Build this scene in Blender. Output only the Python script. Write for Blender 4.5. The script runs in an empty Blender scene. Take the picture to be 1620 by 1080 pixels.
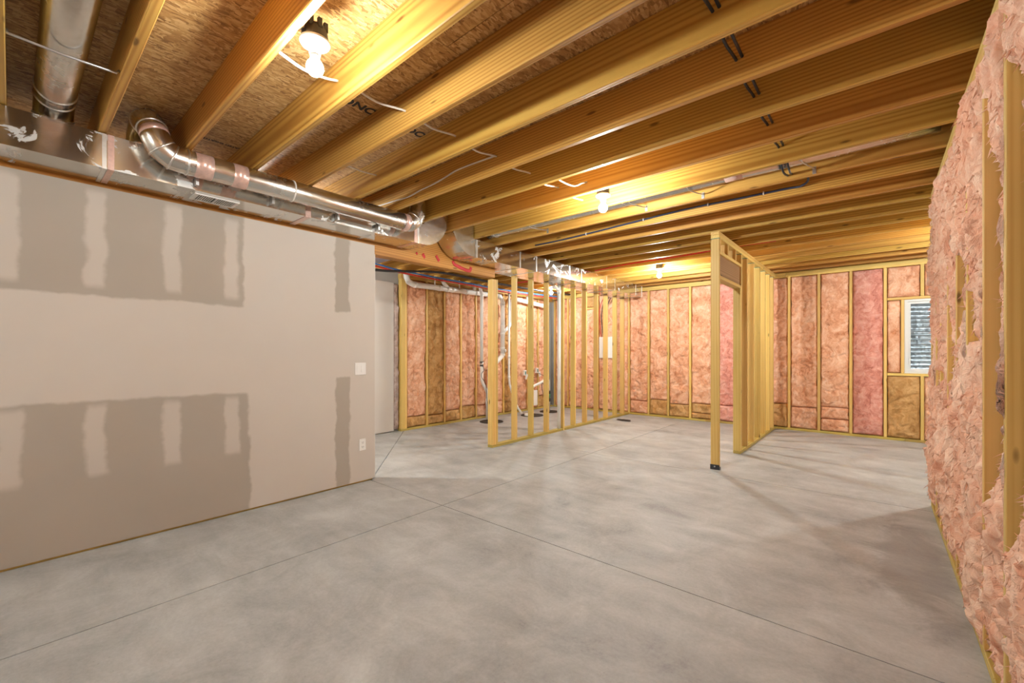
import bpy, bmesh, math, random
import numpy as np
from mathutils import Vector, Matrix

random.seed(7)
scene = bpy.context.scene
COL = scene.collection

# ------------------------------------------------------------------ camera, world, exposure
cam_d = bpy.data.cameras.new('camera')
cam_d.sensor_width = 36.0
cam_d.lens = 36.0 * 677.5 / 1620.0
cam_d.shift_y = 17.7 / 1620.0
cam_d.clip_start = 0.02
cam = bpy.data.objects.new('camera', cam_d)
cam.location = (0, 0, 1.31)
cam.rotation_euler = (math.radians(90), 0, math.radians(40.52))
COL.objects.link(cam)
scene.camera = cam

world = bpy.data.worlds.new('world')
scene.world = world
world.use_nodes = True
wbg = world.node_tree.nodes['Background']
wbg.inputs[0].default_value = (0.84, 0.92, 1.0, 1)
wbg.inputs[1].default_value = 5.0

scene.view_settings.view_transform = 'Standard'
scene.view_settings.look = 'None'
scene.view_settings.gamma = 1.0
scene.view_settings.use_curve_mapping = False
scene.view_settings.exposure = 1.08
BULB = 900.0          # emission of every bare bulb in the basement
scene.cycles.max_bounces = 7
scene.cycles.diffuse_bounces = 5
scene.cycles.glossy_bounces = 4
scene.cycles.use_adaptive_sampling = True
scene.cycles.adaptive_threshold = 0.08
scene.cycles.adaptive_min_samples = 16
scene.cycles.sample_clamp_indirect = 6.0
scene.cycles.use_denoising = True

JB = 2.67             # underside of the joists
JT = 2.905            # underside of the subfloor
SP = 0.4042           # joist spacing
def jf(k): return -0.016 + SP * k          # far face of joist k
def jn(k): return jf(k) - 0.038            # near face of joist k

# ------------------------------------------------------------------ node helpers
class G:
    def __init__(self, name):
        self.m = bpy.data.materials.new(name)
        self.m.use_nodes = True
        self.nt = self.m.node_tree
        self.b = self.nt.nodes['Principled BSDF']
    def n(self, typ, props=None, **ins):
        nd = self.nt.nodes.new(typ)
        for k, v in (props or {}).items():
            setattr(nd, k, v)
        for k, v in ins.items():
            key = int(k[1:]) if k[0] == 'i' and k[1:].isdigit() else k.replace('_', ' ')
            self.put(nd.inputs[key], v)
        return nd
    def put(self, sock, v):
        if isinstance(v, bpy.types.NodeSocket):
            self.nt.links.new(v, sock)
        elif isinstance(v, (tuple, list)) and sock.type == 'RGBA' and len(v) == 3:
            sock.default_value = (*v, 1)
        else:
            sock.default_value = v
    def math(self, op, a, b=0.5, c=0.5, clamp=False):
        return self.n('ShaderNodeMath', {'operation': op, 'use_clamp': clamp}, i0=a, i1=b, i2=c).outputs[0]
    def vmath(self, op, a, b=(0, 0, 0)):
        return self.n('ShaderNodeVectorMath', {'operation': op}, i0=a, i1=b).outputs[0]
    def mix(self, f, a, b):
        nd = self.nt.nodes.new('ShaderNodeMix')
        nd.data_type = 'RGBA'
        self.put(nd.inputs[0], f); self.put(nd.inputs[6], a); self.put(nd.inputs[7], b)
        return nd.outputs[2]
    def ramp(self, f, stops):
        nd = self.nt.nodes.new('ShaderNodeValToRGB')
        self.put(nd.inputs[0], f)
        cr = nd.color_ramp
        while len(cr.elements) < len(stops):
            cr.elements.new(0.5)
        for e, (p, c) in zip(cr.elements, stops):
            e.position = p
            e.color = (*c, 1) if len(c) == 3 else c
        return nd.outputs[0]
    def noise(self, vec, scale, detail=4, rough=0.55, dist=0.0):
        return self.n('ShaderNodeTexNoise', None, Vector=vec, Scale=scale, Detail=detail, Roughness=rough, Distortion=dist).outputs[0]
    def coord(self):
        return self.n('ShaderNodeTexCoord').outputs['Object']
    def rand(self):
        return self.n('ShaderNodeObjectInfo').outputs['Random']
    def mapping(self, vec, scale=(1, 1, 1), rot=(0, 0, 0), loc=(0, 0, 0)):
        return self.n('ShaderNodeMapping', None, Vector=vec, Scale=scale, Rotation=rot, Location=loc).outputs[0]
    def bump(self, h, strength=0.3, dist=0.01):
        nd = self.n('ShaderNodeBump', None, Strength=strength, Distance=dist, Height=h)
        self.nt.links.new(nd.outputs[0], self.b.inputs['Normal'])
    def set(self, **ins):
        for k, v in ins.items():
            self.put(self.b.inputs[k.replace('_', ' ')], v)
        return self.m

def plain(name, col, rough=0.5, metal=0.0, var=0.12, scale=6.0):
    g = G(name)
    c = g.coord()
    nz = g.noise(c, scale, 5)
    dark = tuple(x * (1 - var) for x in col); lite = tuple(min(1, x * (1 + var)) for x in col)
    return g.set(Base_Color=g.mix(nz, dark, lite), Roughness=rough, Metallic=metal)

def wood(name, axis, light, dark, knots=0.6, gs=26.0, ring=0.5):
    g = G(name)
    r = g.rand()
    off = g.n('ShaderNodeCombineXYZ', None, X=g.math('MULTIPLY', r, 17.0), Y=g.math('MULTIPLY', g.math('FRACT', g.math('MULTIPLY', r, 13.7)), 0.16),
              Z=g.math('MULTIPLY', g.math('FRACT', g.math('MULTIPLY', r, 57.3)), 0.16)).outputs[0]
    # long axis goes to X
    rot = {'x': (0, 0, 0), 'y': (0, 0, -math.pi / 2), 'z': (0, math.pi / 2, 0)}[axis]
    c = g.mapping(g.coord(), rot=rot)
    c = g.vmath('ADD', c, off)
    cs = g.mapping(c, scale=(0.11, 1, 1))
    wv = g.n('ShaderNodeTexWave', {'wave_type': 'RINGS', 'rings_direction': 'X'}, Vector=cs, Scale=gs / 1.6, Distortion=10.0,
             Detail=1.5, Detail_Scale=0.16, Detail_Roughness=0.5).outputs[1]
    fine = g.noise(g.mapping(c, scale=(1.2, 70, 70)), 1.0, 4)
    big = g.noise(g.mapping(c, scale=(0.9, 5, 5)), 1.0, 3)
    f = g.math('ADD', g.math('MULTIPLY', g.math('POWER', wv, 1.8), ring), g.math('MULTIPLY', fine, 0.42))
    f = g.math('ADD', f, g.math('MULTIPLY', g.math('SUBTRACT', big, 0.5), 0.55), clamp=True)
    col = g.ramp(f, [(0.05, light), (0.5, tuple(0.5 * (a + b) for a, b in zip(light, dark))), (0.95, dark)])
    # knots
    vn = g.n('ShaderNodeTexVoronoi', {'feature': 'F1'}, Vector=g.mapping(c, scale=(4.5, 15.0, 15.0)), Scale=1.0, Randomness=1.0)
    gate = g.math('GREATER_THAN', g.n('ShaderNodeSeparateColor', None, Color=vn.outputs[1]).outputs[0], 0.80)
    kn = g.math('SUBTRACT', 1.0, g.n('ShaderNodeMapRange', None, Value=vn.outputs[0], From_Min=0.10, From_Max=0.20).outputs[0], clamp=True)
    col = g.mix(g.math('MULTIPLY', g.math('MULTIPLY', kn, gate), knots), col, tuple(x * 0.28 for x in dark))
    hs = g.n('ShaderNodeHueSaturation', None, Color=col, Hue=g.math('ADD', 0.491, g.math('MULTIPLY', r, 0.018)), Saturation=1.0,
             Value=g.math('ADD', 0.86, g.math('MULTIPLY', g.math('FRACT', g.math('MULTIPLY', r, 7.31)), 0.28))).outputs[0]
    g.bump(f, 0.12, 0.004)
    return g.set(Base_Color=hs, Roughness=0.5, Specular_IOR_Level=0.35)

def osb_mat():
    g = G('oriented_strand_board')
    c0 = g.coord()
    r = g.rand()
    c = g.vmath('ADD', c0, g.n('ShaderNodeCombineXYZ', None, X=g.math('MULTIPLY', r, 9), Y=g.math('MULTIPLY', r, 5), Z=0.0).outputs[0])
    cw = g.vmath('ADD', c, g.vmath('MULTIPLY', g.n('ShaderNodeTexNoise', None, Vector=c, Scale=9.0, Detail=3.0).outputs[1], (0.05, 0.05, 0)))
    cols = []
    for rz, sx, sy in ((0.35, 75, 19), (-0.5, 90, 22), (1.2, 80, 24)):
        v = g.n('ShaderNodeTexVoronoi', {'feature': 'F1', 'voronoi_dimensions': '2D'}, Vector=g.mapping(cw, scale=(sx, sy, 1), rot=(0, 0, rz)), Scale=1.0).outputs[1]
        cols.append(g.n('ShaderNodeSeparateColor', None, Color=v).outputs[0])
    m = g.math('GREATER_THAN', g.noise(c, 14, 3), 0.5)
    m2 = g.math('GREATER_THAN', g.noise(g.vmath('ADD', c, (3.1, 1.7, 0)), 19, 3), 0.53)
    a = g.n('ShaderNodeMix', None, i0=m, i2=cols[0], i3=cols[1]).outputs[0]
    a = g.n('ShaderNodeMix', None, i0=m2, i2=a, i3=cols[2]).outputs[0]
    streak = g.noise(g.mapping(cw, scale=(150, 22, 1), rot=(0, 0, 0.2)), 1.0, 4)
    f = g.math('ADD', g.math('MULTIPLY', a, 0.6), g.math('MULTIPLY', streak, 0.45))
    col = g.ramp(f, [(0.12, (0.16, 0.065, 0.018)), (0.34, (0.40, 0.21, 0.065)), (0.62, (0.56, 0.33, 0.12)), (0.95, (0.74, 0.52, 0.25))])
    g.bump(f, 0.35, 0.006)
    return g.set(Base_Color=col, Roughness=0.62)

def metal_mat(name, col=(0.66, 0.64, 0.60), rough=0.22, wav=0.25, wscale=5.0):
    g = G(name)
    c = g.coord()
    sp = g.n('ShaderNodeTexVoronoi', None, Vector=c, Scale=38.0).outputs[1]
    spv = g.n('ShaderNodeSeparateColor', None, Color=sp).outputs[0]
    nz = g.noise(c, 4.0, 5)
    f = g.math('ADD', g.math('MULTIPLY', spv, 0.25), g.math('MULTIPLY', nz, 0.75))
    g.bump(g.noise(c, wscale, 2), wav, 0.02)
    rr = g.math('ADD', rough - 0.06, g.math('MULTIPLY', f, 0.14))
    return g.set(Base_Color=g.mix(f, tuple(x * 0.82 for x in col), tuple(min(1, x * 1.14) for x in col)), Metallic=1.0, Roughness=rr)

def smeared_metal():
    """duct metal with whitish smears of old duct sealant"""
    g = G('galvanised_duct_metal')
    c = g.coord()
    nz = g.noise(c, 4.0, 5)
    sm = g.noise(g.mapping(c, scale=(1, 2.0, 2.6)), 2.2, 6, 0.66, 1.2)
    msk = g.n('ShaderNodeMapRange', None, Value=sm, From_Min=0.575, From_Max=0.63).outputs[0]
    msk = g.math('MULTIPLY', msk, 0.85)
    g.bump(g.noise(c, 3.2, 2), 0.22, 0.02)
    base = g.mix(nz, (0.56, 0.54, 0.50), (0.76, 0.74, 0.70))
    return g.set(Base_Color=g.mix(msk, base, (0.62, 0.62, 0.61)), Metallic=g.math('SUBTRACT', 1.0, g.math('MULTIPLY', msk, 0.8)),
                 Roughness=g.math('ADD', 0.15, g.math('MULTIPLY', msk, 0.4)))

def insul(name, light, mid, dark, scale=9.0, bstr=0.6):
    """wispy glass wool: swirled fibre streaks over soft blotches"""
    g = G(name)
    r = g.rand()
    c = g.vmath('ADD', g.coord(), g.n('ShaderNodeCombineXYZ', None, X=g.math('MULTIPLY', r, 8.0), Y=0.0, Z=g.math('MULTIPLY', r, 5.0)).outputs[0])
    wv = g.n('ShaderNodeTexNoise', None, Vector=c, Scale=4.5, Detail=3.0, Roughness=0.5).outputs[1]
    cw = g.vmath('ADD', c, g.vmath('MULTIPLY', g.vmath('SUBTRACT', wv, (0.5, 0.5, 0.5)), (0.55, 0.55, 0.55)))
    a = g.noise(cw, scale * 0.55, 4, 0.55)
    fib = g.noise(g.mapping(cw, scale=(26, 26, 5)), 1.0, 4, 0.6, 0.5)
    f = g.math('ADD', g.math('MULTIPLY', a, 0.75), g.math('MULTIPLY', fib, 0.5))
    col = g.ramp(f, [(0.40, dark), (0.58, mid), (0.78, light)])
    g.bump(g.math('ADD', f, g.math('MULTIPLY', g.noise(g.mapping(cw, scale=(95, 95, 38)), 1.0, 2), 0.35)), bstr, 0.02)
    return g.set(Base_Color=col, Roughness=0.95, Specular_IOR_Level=0.1)

# ------------------------------------------------------------------ materials
M = {}
JL, JD = (0.64, 0.375, 0.085), (0.33, 0.13, 0.016)
M['joist'] = wood('joist_pine', 'x', JL, JD, 0.75)
SL, SD = (0.75, 0.53, 0.18), (0.53, 0.285, 0.052)
for ax in 'xyz':
    M['stud_' + ax] = wood('stud_pine_' + ax, ax, SL, SD, 0.85, 20.0, 0.26)
M['treated'] = wood('treated_pine_y', 'y', (0.55, 0.42, 0.12), (0.36, 0.23, 0.045), 0.6)
M['treated_x'] = wood('treated_pine_x', 'x', (0.55, 0.42, 0.12), (0.36, 0.23, 0.045), 0.6)
M['beam'] = wood('beam_pine', 'y', (0.54, 0.28, 0.06), (0.31, 0.125, 0.018), 0.7)
M['header'] = wood('header_board', 'y', (0.42, 0.27, 0.13), (0.22, 0.12, 0.045), 0.9)
M['osb'] = osb_mat()
M['duct'] = smeared_metal()
M['pipe_metal'] = metal_mat('round_duct_metal', rough=0.24, wav=0.12)
M['band'] = metal_mat('cleat_metal', (0.72, 0.71, 0.69), 0.3, 0.1)
M['strap'] = metal_mat('strap_metal', (0.6, 0.6, 0.6), 0.38, 0.1)
M['pink'] = insul('pink_insulation', (0.87, 0.575, 0.405), (0.735, 0.375, 0.225), (0.48, 0.185, 0.09))
M['pinker'] = insul('deep_pink_insulation', (0.82, 0.46, 0.38), (0.70, 0.30, 0.235), (0.48, 0.15, 0.11), 14.0, 0.7)
M['tan'] = insul('tan_insulation', (0.68, 0.42, 0.19), (0.52, 0.29, 0.11), (0.34, 0.16, 0.05))
M['pale'] = insul('pale_pink_insulation', (0.93, 0.66, 0.51), (0.83, 0.465, 0.325), (0.68, 0.265, 0.16), 8.0, 0.9)  # shade of the wool's recesses and its pale highlights put into the colour
M['greyins'] = insul('grey_brown_insulation', (0.55, 0.43, 0.38), (0.40, 0.30, 0.26), (0.25, 0.18, 0.15))
M['pvc'] = plain('white_pvc', (0.84, 0.83, 0.80), 0.35, 0, 0.05)
M['white'] = plain('white_plastic', (0.82, 0.81, 0.79), 0.4, 0, 0.04)
M['porcelain'] = plain('white_lampholder', (0.72, 0.72, 0.71), 0.3, 0, 0.03)
M['black'] = plain('black_plastic', (0.03, 0.03, 0.035), 0.45, 0, 0.3)
M['cablewhite'] = plain('white_cable', (0.78, 0.74, 0.68), 0.5, 0, 0.06)
M['cableblack'] = plain('black_cable', (0.025, 0.028, 0.035), 0.4, 0, 0.3)
M['cableblue'] = plain('dark_blue_cable', (0.03, 0.045, 0.10), 0.4, 0, 0.3)
M['pexred'] = plain('red_tubing', (0.62, 0.03, 0.03), 0.35, 0, 0.08)
M['pexblue'] = plain('blue_tubing', (0.05, 0.20, 0.62), 0.35, 0, 0.08)
M['redpaint'] = plain('red_spray_paint', (0.55, 0.03, 0.03), 0.6, 0, 0.15)
M['ink'] = plain('black_ink', (0.025, 0.022, 0.02), 0.7, 0, 0.3)
M['teal'] = plain('teal_end_paint', (0.06, 0.25, 0.22), 0.6, 0, 0.2)
M['pit'] = plain('dark_sump_plastic', (0.035, 0.026, 0.02), 0.7, 0, 0.4)
M['tape'] = plain('pink_printed_foil_tape', (0.72, 0.50, 0.44), 0.3, 0.5, 0.25, 60)
M['grout'] = plain('dark_joint_base', (0.10, 0.095, 0.09), 0.9, 0, 0.2)  # dark base colour seen through the floor and subfloor joints
M['green'] = plain('green_coupling', (0.03, 0.22, 0.12), 0.4, 0, 0.2)
M['vinyl'] = plain('window_vinyl', (0.72, 0.73, 0.72), 0.4, 0, 0.03)
M['well'] = metal_mat('window_well_steel', (0.46, 0.46, 0.455), 0.4, 1.0, 16.0)
M['concrete_wall'] = plain('foundation_concrete', (0.42, 0.41, 0.39), 0.85, 0, 0.2, 3)

def drywall_plain():
    g = G('finished_drywall')
    nz = g.noise(g.coord(), 2.0, 5)
    return g.set(Base_Color=g.mix(nz, (0.61, 0.57, 0.53), (0.68, 0.65, 0.61)), Roughness=0.8)
M['drywall'] = drywall_plain()

def drywall_taped():
    """bare tan board paper with whiter joint compound over the joints and screw lines (world Y and Z)"""
    g = G('taped_drywall')
    c = g.coord()
    sep = g.n('ShaderNodeSeparateXYZ', None, Vector=c)
    w1 = g.math('MULTIPLY', g.math('SUBTRACT', g.noise(c, 3.0, 4), 0.5), 0.09)
    w2 = g.math('MULTIPLY', g.math('SUBTRACT', g.noise(g.vmath('ADD', c, (0, 9, 4)), 9.0, 5), 0.5), 0.05)
    wob = g.math('ADD', w1, w2)
    y = g.math('ADD', sep.outputs[1], wob)
    z = g.math('ADD', sep.outputs[2], g.math('MULTIPLY', wob, 0.7))
    def step(v, e, s):
        return g.n('ShaderNodeMapRange', {'interpolation_type': 'SMOOTHSTEP'}, Value=v, From_Min=e - s, From_Max=e + s).outputs[0]
    def box(y0, y1, z0, z1, s=0.012, sz=None):
        sz = sz or s
        a = g.math('MULTIPLY', step(y, y0, s), g.math('SUBTRACT', 1.0, step(y, y1, s)))
        b = g.math('MULTIPLY', step(z, z0, sz), g.math('SUBTRACT', 1.0, step(z, z1, sz)))
        return g.math('MULTIPLY', a, b)
    paper = None
    for bx in ((-9, 1.25, 1.69, 3.0, 0.012), (-9, 1.285, -1, 0.985, 0.014), (2.02, 2.165, 1.70, 3.0, 0.012), (2.03, 2.17, -1, 1.07, 0.012)):
        b = box(*bx)
        paper = b if paper is None else g.math('MAXIMUM', paper, b)
    mud = None
    for yc in (-0.83, -0.42, -0.015, 0.37, 0.776, 1.165):
        for z0, z1 in ((1.755, 2.385), (0.49, 0.955)):
            b = box(yc - 0.048, yc + 0.048, z0, z1, 0.016, 0.03)
            mud = b if mud is None else g.math('MAXIMUM', mud, b)
    f = g.math('SUBTRACT', paper, g.math('MULTIPLY', mud, 0.82), clamp=True)
    haze = g.noise(c, 1.4, 4)
    papc = g.mix(haze, (0.385, 0.335, 0.278), (0.435, 0.385, 0.33))
    mudc = g.mix(haze, (0.56, 0.50, 0.44), (0.62, 0.57, 0.515))
    return g.set(Base_Color=g.mix(f, mudc, papc), Roughness=0.82)
M['taped'] = drywall_taped()

def concrete():
    g = G('polished_slab_concrete')
    c = g.coord()
    sep = g.n('ShaderNodeSeparateXYZ', None, Vector=c)
    big = g.noise(c, 0.55, 5, 0.55, 0.6)
    mid = g.noise(c, 2.6, 9, 0.72, 0.6)
    sweep = g.noise(g.mapping(c, scale=(1.2, 5.0, 1), rot=(0, 0, 0.5)), 1.1, 7, 0.62)
    fine = g.noise(c, 55, 4, 0.7)
    f = g.math('ADD', g.math('MULTIPLY', big, 0.45), g.math('MULTIPLY', mid, 0.62))
    f = g.math('ADD', f, g.math('MULTIPLY', sweep, 0.34))
    f = g.math('ADD', f, g.math('MULTIPLY', g.math('SUBTRACT', fine, 0.5), 0.22))
    col = g.ramp(f, [(0.48, (0.20, 0.204, 0.203)), (0.60, (0.33, 0.337, 0.335)), (0.75, (0.44, 0.449, 0.446)), (0.90, (0.56, 0.57, 0.566))])
    # damp stain by the insulated wall
    dx = g.math('DIVIDE', g.math('SUBTRACT', sep.outputs[0], 0.16), 0.22)
    dy = g.math('DIVIDE', g.math('SUBTRACT', sep.outputs[1], 3.6), 1.0)
    d = g.math('SQRT', g.math('ADD', g.math('MULTIPLY', dx, dx), g.math('MULTIPLY', dy, dy)))
    d = g.math('ADD', d, g.math('MULTIPLY', g.math('SUBTRACT', mid, 0.5), 2.2))
    st = g.math('SUBTRACT', 1.0, g.n('ShaderNodeMapRange', {'interpolation_type': 'SMOOTHSTEP'}, Value=d, From_Min=0.55, From_Max=1.05).outputs[0])
    col = g.mix(g.math('MULTIPLY', st, 0.38), col, (0.19, 0.18, 0.175))
    pits = g.n('ShaderNodeTexVoronoi', None, Vector=c, Scale=22.0).outputs[0]
    pm = g.math('LESS_THAN', pits, 0.06)
    col = g.mix(g.math('MULTIPLY', pm, 0.35), col, (0.18, 0.17, 0.16))
    g.bump(g.math('ADD', mid, g.math('MULTIPLY', fine, 0.4)), 0.08, 0.01)
    return g.set(Base_Color=col, Roughness=g.math('ADD', 0.38, g.math('MULTIPLY', mid, 0.3)), Specular_IOR_Level=0.4)
M['concrete'] = concrete()

def glass_mat():
    g = G('window_glass')
    nt = g.nt
    tr = nt.nodes.new('ShaderNodeBsdfTransparent'); tr.inputs[0].default_value = (0.93, 0.97, 0.98, 1)
    gl = nt.nodes.new('ShaderNodeBsdfGlossy'); gl.inputs['Roughness'].default_value = 0.03
    mx = nt.nodes.new('ShaderNodeMixShader')
    lw = nt.nodes.new('ShaderNodeFresnel'); lw.inputs[0].default_value = 1.45
    nt.links.new(lw.outputs[0], mx.inputs[0]); nt.links.new(tr.outputs[0], mx.inputs[1]); nt.links.new(gl.outputs[0], mx.inputs[2])
    nt.links.new(mx.outputs[0], nt.nodes['Material Output'].inputs[0])
    return g.m
M['glass'] = glass_mat()

def bulb_mat(w):
    g = G('lit_bulb_%d_percent' % round(w * 100))
    return g.set(Base_Color=(1, 1, 1), Emission_Color=(0.95, 1.0, 0.975), Emission_Strength=BULB * w)
M['bulbs'] = {}
def bulb_of(w):
    if w not in M['bulbs']: M['bulbs'][w] = bulb_mat(w)
    return M['bulbs'][w]

# ------------------------------------------------------------------ mesh helpers
def link(o, parent=None):
    COL.objects.link(o)
    if parent is not None:
        o.parent = parent
    return o
def mesh_obj(name, me, mat, parent=None):
    o = bpy.data.objects.new(name, me)
    if mat is not None and len(me.materials) == 0:
        me.materials.append(mat)
    return link(o, parent)
def from_bm(name, bm, mat, parent=None, smooth=False):
    bmesh.ops.recalc_face_normals(bm, faces=bm.faces[:])
    me = bpy.data.meshes.new(name)
    bm.to_mesh(me); bm.free()
    if smooth:
        for p in me.polygons: p.use_smooth = True
    return mesh_obj(name, me, mat, parent)
def add_box(bm, lo, hi):
    v = [bm.verts.new((x, y, z)) for x in (lo[0], hi[0]) for y in (lo[1], hi[1]) for z in (lo[2], hi[2])]
    for f in ((0, 1, 3, 2), (4, 6, 7, 5), (0, 4, 5, 1), (2, 3, 7, 6), (0, 2, 6, 4), (1, 5, 7, 3)):
        bm.faces.new([v[i] for i in f])
def box(name, lo, hi, mat, parent=None, bevel=0.0):
    bm = bmesh.new(); add_box(bm, lo, hi)
    if bevel:
        bmesh.ops.bevel(bm, geom=bm.edges[:], offset=bevel, segments=1, affect='EDGES')
    return from_bm(name, bm, mat, parent)
def boxes(name, bl, mat, parent=None):
    bm = bmesh.new()
    for lo, hi in bl: add_box(bm, lo, hi)
    return from_bm(name, bm, mat, parent)
_lum = {}
def lumber(name, lo, hi, mat, parent=None, bevel=0.003):
    """a board with its origin at its own centre; boards of one size share their mesh"""
    lo, hi = Vector(lo), Vector(hi)
    d = hi - lo
    key = (round(d.x, 3), round(d.y, 3), round(d.z, 3), mat.name)
    if key not in _lum:
        bm = bmesh.new(); add_box(bm, -d / 2, d / 2)
        bmesh.ops.bevel(bm, geom=bm.edges[:], offset=bevel, segments=1, affect='EDGES')
        bmesh.ops.recalc_face_normals(bm, faces=bm.faces[:])
        me = bpy.data.meshes.new(name); bm.to_mesh(me); bm.free()
        me.materials.append(mat)
        _lum[key] = me
    o = bpy.data.objects.new(name, _lum[key])
    o.location = (lo + hi) / 2
    return link(o, parent)
def smooth_path(pts, n=6):
    P = [Vector(p) for p in pts]
    if len(P) < 3: return P
    out = []
    for i in range(len(P) - 1):
        p0 = P[max(i - 1, 0)]; p1 = P[i]; p2 = P[i + 1]; p3 = P[min(i + 2, len(P) - 1)]
        for s in range(n):
            t = s / n
            out.append(0.5 * ((2 * p1) + (p2 - p0) * t + (2 * p0 - 5 * p1 + 4 * p2 - p3) * t * t + (3 * p1 - p0 - 3 * p2 + p3) * t ** 3))
    out.append(P[-1])
    return out
def add_tube(bm, pts, r, n=10, cap=True):
    P = [Vector(p) for p in pts]
    rs = r if isinstance(r, (list, tuple)) else [r] * len(P)
    up = None; rings = []
    for i, p in enumerate(P):
        a = (P[i] - P[i - 1]).normalized() if i else (P[1] - P[0]).normalized()
        b = (P[i + 1] - P[i]).normalized() if i < len(P) - 1 else a
        t = (a + b).normalized()
        if up is None:
            up = t.orthogonal().normalized()
        up = (up - t * up.dot(t)).normalized()
        s = t.cross(up)
        m = 1.0 / max(0.5, t.dot(a))           # mitre
        # stretch along the mitre direction
        bend = (b - a)
        bd = bend.normalized() if bend.length > 1e-4 else None
        ring = []
        for k in range(n):
            w = 2 * math.pi * k / n
            d = (up * math.cos(w) + s * math.sin(w)) * rs[i]
            if bd is not None:
                e = (bd - t * bd.dot(t))
                if e.length > 1e-6:
                    e.normalize(); d = d + e * d.dot(e) * (m - 1)
            ring.append(bm.verts.new(p + d))
        rings.append(ring)
    for i in range(len(rings) - 1):
        for k in range(n):
            bm.faces.new((rings[i][k], rings[i][(k + 1) % n], rings[i + 1][(k + 1) % n], rings[i + 1][k]))
    if cap:
        bm.faces.new(rings[0][::-1]); bm.faces.new(rings[-1])
def tube(name, pts, r, mat, parent=None, n=10, smooth=True, autos=None):
    bm = bmesh.new(); add_tube(bm, pts, r, n)
    o = from_bm(name, bm, mat, parent, smooth)
    return o
def lathe(name, prof, mat, parent=None, n=24, loc=(0, 0, 0), smooth=True):
    """prof: (radius, z) pairs turned about the z axis"""
    bm = bmesh.new(); rings = []
    for r, z in prof:
        if r < 1e-5:
            rings.append([bm.verts.new((loc[0], loc[1], loc[2] + z))])
        else:
            rings.append([bm.verts.new((loc[0] + r * math.cos(2 * math.pi * k / n), loc[1] + r * math.sin(2 * math.pi * k / n), loc[2] + z)) for k in range(n)])
    for a, b in zip(rings, rings[1:]):
        for k in range(n):
            q = [a[k % len(a)], a[(k + 1) % len(a)], b[(k + 1) % len(b)], b[k % len(b)]]
            q = [v for i, v in enumerate(q) if v not in q[:i]]
            if len(q) > 2: bm.faces.new(q)
    return from_bm(name, bm, mat, parent, smooth)
def prism_x(name, poly, x0, x1, mat, parent=None):
    """a polygon in the YZ plane pushed along X"""
    bm = bmesh.new()
    a = [bm.verts.new((x0, y, z)) for y, z in poly]; b = [bm.verts.new((x1, y, z)) for y, z in poly]
    bm.faces.new(a); bm.faces.new(b[::-1])
    for i in range(len(poly)):
        j = (i + 1) % len(poly)
        bm.faces.new((a[i], a[j], b[j], b[i]))
    return from_bm(name, bm, mat, parent)
def empty(name, loc=(0, 0, 0), parent=None):
    o = bpy.data.objects.new(name, None); o.empty_display_size = 0.1
    o.location = loc
    return link(o, parent)
def tag(o, label, cat, group=None, kind=None):
    o['label'] = label; o['category'] = cat
    if group: o['group'] = group
    if kind: o['kind'] = kind
    return o
def thing(name, label, cat, group=None):
    return tag(empty(name), label, cat, group)
def struct(o, label=None):
    o['kind'] = 'structure'
    if label: o['label'] = label
    return o

# vectorised noise
_rng = np.random.default_rng(3)
_PERM = np.tile(_rng.permutation(256), 3)
_GRAD = _rng.normal(size=(256, 3)); _GRAD /= np.linalg.norm(_GRAD, axis=1)[:, None]
def pnoise(p):
    i = np.floor(p).astype(int); f = p - i; i &= 255
    u = f * f * f * (f * (f * 6 - 15) + 10)
    res = 0
    for dx in (0, 1):
        for dy in (0, 1):
            for dz in (0, 1):
                h = _PERM[_PERM[_PERM[i[:, 0] + dx] + i[:, 1] + dy] + i[:, 2] + dz]
                g = _GRAD[h]
                d = (g * (f - np.array([dx, dy, dz]))).sum(1)
                w = (u[:, 0] if dx else 1 - u[:, 0]) * (u[:, 1] if dy else 1 - u[:, 1]) * (u[:, 2] if dz else 1 - u[:, 2])
                res = res + d * w
    return res * 1.6
def fbm(p, o=4, g=0.5):
    a = 1.0; s = 0; t = 0
    for k in range(o):
        s = s + a * pnoise(p * (2.03 ** k) + 17.3 * k); t += a; a *= g
    return s / t

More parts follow.
